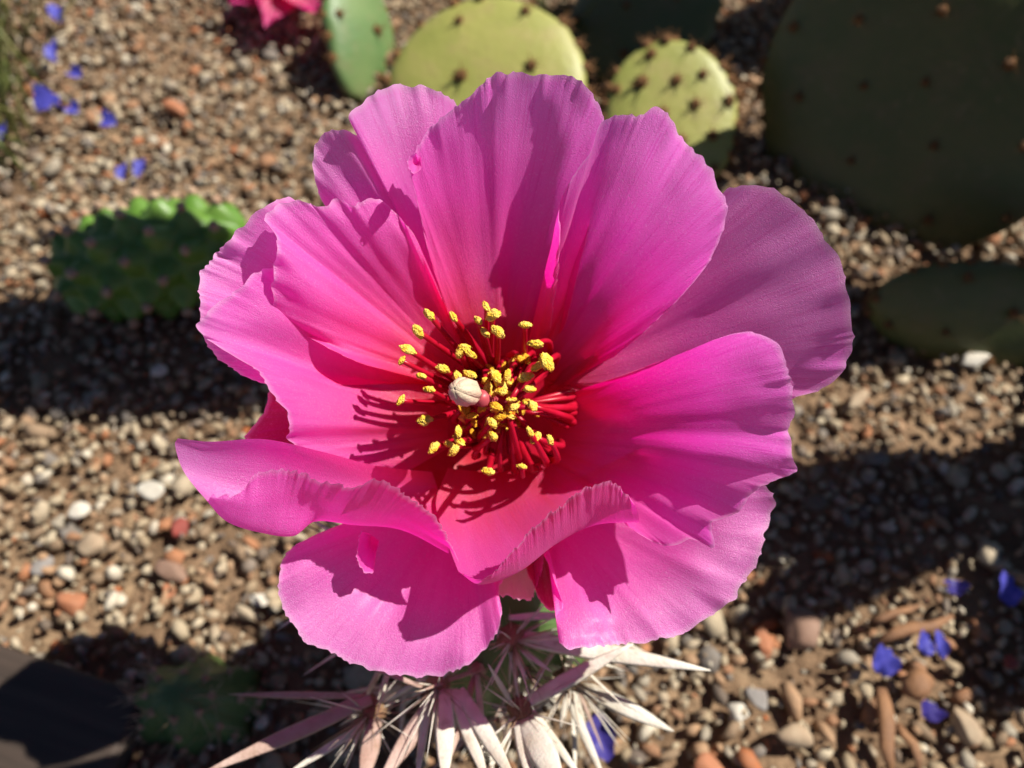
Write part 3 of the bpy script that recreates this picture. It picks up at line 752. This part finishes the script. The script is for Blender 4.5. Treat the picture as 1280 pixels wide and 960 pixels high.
# ------------------------------------------------------------------ second flower at the edge of the picture
F2 = at(360, -50, .405)
fl2 = thing('cactus_flower', 'hot pink cactus flower hanging above the sunlit gravel', 'flower', F2)
def small_petal(c, d, nrm, L, W, seed):
    d = Vector(d).normalized(); n = Vector(nrm); n = (n - d * n.dot(d)).normalized(); b = d.cross(n)
    nu, nv = 16, 18; V = []; rc = []
    for i in range(nu):
        u = i / (nu - 1); w = W / 2 * (math.sin(math.pi * (u**.75 * .93 + .04)))**.75
        for j in range(nv):
            v = j / (nv - 1) * 2 - 1
            h = -.30 * W * v * v * (1 - .5 * u) + .12 * L * math.sin(u * 2.2) + .04 * W * float(vnoise(v * 4, u * 3, seed))
            V.append(c + d * (u * L * (1 - .12 * v * v * u)) + b * (v * w) - n * h); rc.append(u)
    o = part('petal', V, grid_faces(nu, nv), M_HOTPINK, fl2)
    a = o.data.attributes.new('reach', 'FLOAT', 'POINT'); a.data.foreach_set('value', rc)
    uvl = o.data.uv_layers.new(name='UVMap')
    for lp in o.data.loops: uvl.data[lp.index].uv = ((lp.vertex_index % nv) / nv, (lp.vertex_index // nv) / nu)
for k, (ex, ey, ed) in enumerate([(332, 30, .400), (400, 16, .400), (285, 4, .41), (250, -20, .415), (300, -110, .42), (370, -140, .42), (430, -100, .42)]):
    e = at(ex, ey, ed); small_petal(F2, e - F2, (CP - F2), (e - F2).length, .026, 400 + k)
part('floral_tube', *tube([F2, F2.lerp(at(440, -60, .40), .5), at(440, -50, .40)], [.006, .007, .008], 12), M_TUBE, fl2)

# ------------------------------------------------------------------ board, chips, pebbles, fallen petals, grass
def board():
    p0 = gp(0, 806); p1 = gp(205, 874); d = (p1 - p0); d.z = 0; d.normalize(); n = Vector((d.y, -d.x, 0))
    if n.y > 0: n = -n
    a = p0 - d * .16; L = (p1 - a).length; W = .10; T = .012
    bm = bmesh.new()
    vs_ = [bm.verts.new((x, y, z)) for x in (0, L) for y in (0, W) for z in (0, T)]
    bmesh.ops.convex_hull(bm, input=bm.verts)
    bmesh.ops.bevel(bm, geom=list(bm.edges), offset=.0022, segments=2, affect='EDGES', profile=.5)
    bm.normal_update(); me = bpy.data.meshes.new('board'); bm.to_mesh(me); bm.free(); me.materials.append(M_BOARD)
    o = bpy.data.objects.new('board', me); COL.objects.link(o)
    o.location = a + Vector((0, 0, .001)); o.rotation_euler = (0, 0, math.atan2(d.y, d.x)); o.scale = (1, -1, 1)
    me.flip_normals()
    tag(o, 'dark weathered wooden board edging lying in the flower\'s shadow', 'board')
board()

STM = {'red': stone('stone_red', (.27, .05, .04), (.20, .06, .045)), 'orange': stone('stone_orange', (.40, .15, .07), (.32, .15, .085)),
       'white': stone('stone_white', (.60, .56, .48), (.46, .41, .33)), 'tan': stone('stone_tan', (.40, .31, .21), (.32, .22, .14)),
       'grey': stone('stone_grey', (.30, .28, .26), (.22, .19, .17)), 'brown': stone('stone_brown', (.22, .13, .09), (.28, .18, .13))}
def pebble(x, y, w, h, kind, label, seed, ang=0, name='pebble', group=None):
    c = gp(x, y, .005); d = (c - CP).dot(FW)
    a = w / 2 * d / FPX; b = h / 2 * d / FPX / .9
    P = stone_variants(1, ICO3, seed)[0]; P /= np.abs(P).max(0)
    P *= 1 + .05 * vnoise(P[:, 0] * 2.5, P[:, 1] * 2.5 + P[:, 2] * 2, seed)[:, None]
    t = min(a, b) * .75
    ca, sa = math.cos(ang), math.sin(ang)
    V = [(c.x + q[0] * a * ca - q[1] * b * sa, c.y + q[0] * a * sa + q[1] * b * ca, .0025 + t * .55 + q[2] * t) for q in P]
    o = mesh_obj(name, V, ICO3[1].tolist(), STM[kind], base=(c.x, c.y, 0))
    tag(o, label, 'pebble', group)
pebble(222, 659, 22, 26, 'red', 'dark red rounded pebble on the sunlit gravel', 501)
pebble(207, 737, 20, 15, 'orange', 'small bright orange stone chip beside a brown shard', 502, -.4)
pebble(212, 712, 50, 22, 'brown', 'dark brown angular shard on the sunlit gravel', 503, -.5)
pebble(97, 637, 30, 22, 'white', 'bright cream pebble on the sunlit gravel below the shadow band', 504)
pebble(112, 680, 36, 28, 'tan', 'largest pale tan pebble below the cream pebble', 505)
pebble(190, 612, 44, 22, 'white', 'long cream pebble pointing towards the folded petal', 506, -.3)
pebble(85, 752, 42, 30, 'orange', 'flat orange brown stone near the board', 507)
pebble(52, 706, 34, 20, 'grey', 'flat pale grey pebble near the orange brown stone', 508, .5)
pebble(322, 748, 30, 18, 'white', 'white stone at the rim of the flower\'s shadow', 509, .1)
pebble(198, 462, 22, 18, 'white', 'single lit cream pebble inside the dark shadow band', 510)
pebble(118, 280, 34, 22, 'white', 'chalky white pebble at the end of the bumpy joint', 511)
pebble(216, 134, 40, 20, 'orange', 'rusty orange slab among the sunlit gravel', 512, -.6)
pebble(957, 804, 20, 36, 'orange', 'glossy amber pebble standing on edge by the brown stone', 513, .1)
pebble(1000, 788, 46, 62, 'brown', 'large grey brown upright stone near the fallen blue petals', 514, -.3)
pebble(992, 920, 50, 30, 'tan', 'broad flat pale tan stone near the spine tips', 515, -.2)
pebble(925, 888, 28, 22, 'white', 'white pebble beside the broad flat tan stone', 516)
pebble(948, 872, 32, 24, 'grey', 'smooth grey pebble behind the white pebble', 517, -.5)
pebble(1220, 448, 44, 18, 'white', 'long cream stone under the low dark pad', 518, .1)
pebble(1072, 498, 50, 16, 'tan', 'slanting tan sliver of stone beside the right petal', 519, .8)
pebble(1268, 828, 22, 18, 'red', 'small red pebble right of the wood chips', 520)
pebble(1205, 905, 32, 44, 'tan', 'tall tan pebble beside the wood chips', 521, .5)
pebble(885, 955, 44, 26, 'orange', 'orange brown stone below the broad flat tan stone', 522)

def chip(x0, y0, x1, y1, w, label, seed):
    p0 = gp(x0, y0, .008); p1 = gp(x1, y1, .008); d = (p0 - CP).dot(FW); rr = w / 2 * d / FPX
    pts = [p0.lerp(p1, t) + Vector((random.uniform(-1, 1) * .001, random.uniform(-1, 1) * .001, .0015 * math.sin(t * 3))) for t in (0, .2, .45, .7, 1)]
    V, F = tube(pts, [rr * .7, rr, rr * 1.05, rr * .9, rr * .4], 7, .55)
    tag(mesh_obj('wood_chip', V, F, M_BARK, base=(p0.x, p0.y, 0)), label, 'wood chip')
chip(1098, 862, 1112, 965, 20, 'long orange brown wood chip pointing at the fallen blue petals', 1)
chip(1125, 905, 1150, 965, 13, 'thin brown wood chip beside the long orange brown one', 2)
chip(1100, 800, 1190, 772, 15, 'straight reddish wood sliver above the fallen blue petals', 3)
chip(1130, 860, 1165, 850, 34, 'short stubby rusty wood chip under the blue petals', 4)
chip(1090, 775, 1150, 760, 10, 'thin tan wood sliver above the reddish one', 5)

def blue(x, y, w, h, label, seed, mat=M_BLUE, group=None, z=.009, tilt=.4):
    r = random.Random(seed); c = gp(x, y, z); d = (c - CP).dot(FW); a = w * .42 * d / FPX; b = h * .42 * d / FPX / .9
    n = 15; V = []; an = r.uniform(0, 6)
    ph1 = r.uniform(0, 6)
    for i in range(6):
        u = i / 5
        for j in range(n):
            t = 2 * math.pi * j / n
            rr = u * (1 + .22 * math.sin(2 * t + ph1) + .12 * math.sin(5 * t + an))
            x_, y_ = rr * math.cos(t) * a, rr * math.sin(t) * b
            V.append((c.x + x_, c.y + y_, c.z + .0015 + tilt * y_ + .45 * a * math.sin(2 * t + an) * u * u + .22 * a * math.sin(5 * t + ph1) * u * u + .3 * a * u * u))
    F = grid_faces(6, n, True)
    o = mesh_obj('fallen_petal', V, F, mat, base=(c.x, c.y, 0)); tag(o, label, 'petal', group)
g1 = 'blue petals fallen beside the grass'
L1 = 'small blue fallen petal on the gravel beside the grass tuft'
blue(68, 66, 22, 24, L1, 1, group=g1); blue(95, 96, 26, 14, L1, 2, group=g1); blue(74, 20, 26, 22, L1, 3, group=g1); blue(4, 166, 22, 24, 'blue petal lying at the foot of the grass tuft', 4)
blue(62, 134, 46, 26, 'largest bright blue crumpled petal on the gravel beside the grass tuft', 5); blue(92, 140, 22, 16, 'blue petal scrap touching the largest blue petal', 15)
blue(137, 157, 28, 18, 'flat pale blue petal between the grass tuft and the bumpy joint', 6)
L2 = 'tiny deep blue petal of a pair above the bumpy joint'
blue(177, 213, 16, 26, L2, 7, group='pair of blue petals above the joint'); blue(155, 217, 18, 18, L2, 8, group='pair of blue petals above the joint')
blue(1103, 828, 34, 40, 'deep blue folded petal at the end of the long wood chip', 9, tilt=.7)
blue(1154, 806, 20, 32, 'pale blue petal lying against another beside the reddish sliver', 10); blue(1173, 806, 18, 34, 'blue petal behind the pale blue one beside the reddish sliver', 16)
blue(1160, 890, 36, 24, 'dull violet blue petal below the stubby wood chip', 11, M_VIOLET)
blue(1256, 738, 34, 36, 'dark blue petal in shade on the right hand gravel', 12)
blue(1190, 735, 40, 16, 'faint violet petal in shade left of the dark blue petal', 13, M_VIOLET)
blue(750, 922, 50, 48, 'dark violet blue petal caught beside the white spines', 14, M_VIOLET, z=.02, tilt=.2)

def grass(name, px, n, hmin, hmax, label, spread, mat, lean, stuff=True):
    ps = []
    for k in range(n):
        x, y = px[0] + random.gauss(0, spread[0]), px[1] + random.gauss(0, spread[1])
        p = gp(x, y); h = random.uniform(hmin, hmax)
        d = Vector((random.gauss(lean, .35), random.gauss(0, .35), 1)).normalized()
        e = p + d * h + Vector((d.x, d.y, -.4)) * h * .35
        ps.append(tube([p, p.lerp(e, .4) + Vector((0, 0, .10 * h)), p.lerp(e, .75) + Vector((0, 0, .08 * h)), e], [.0007, .0010, .0008, .0001], 4, .3))
    V, F = join(ps); c = gp(*px)
    tag(mesh_obj(name, V, F, mat, base=(c.x, c.y, 0)), label, 'grass', kind='stuff')
grass('grass', (8, 120), 170, .02, .05, 'tuft of green and straw grass beside the fallen blue petals', (22, 60), M_GRASS, .0)
grass('grass', (685, 48), 30, .02, .05, 'few thin green grass blades behind the yellow green pad', (22, 14), M_GRASS, .0)
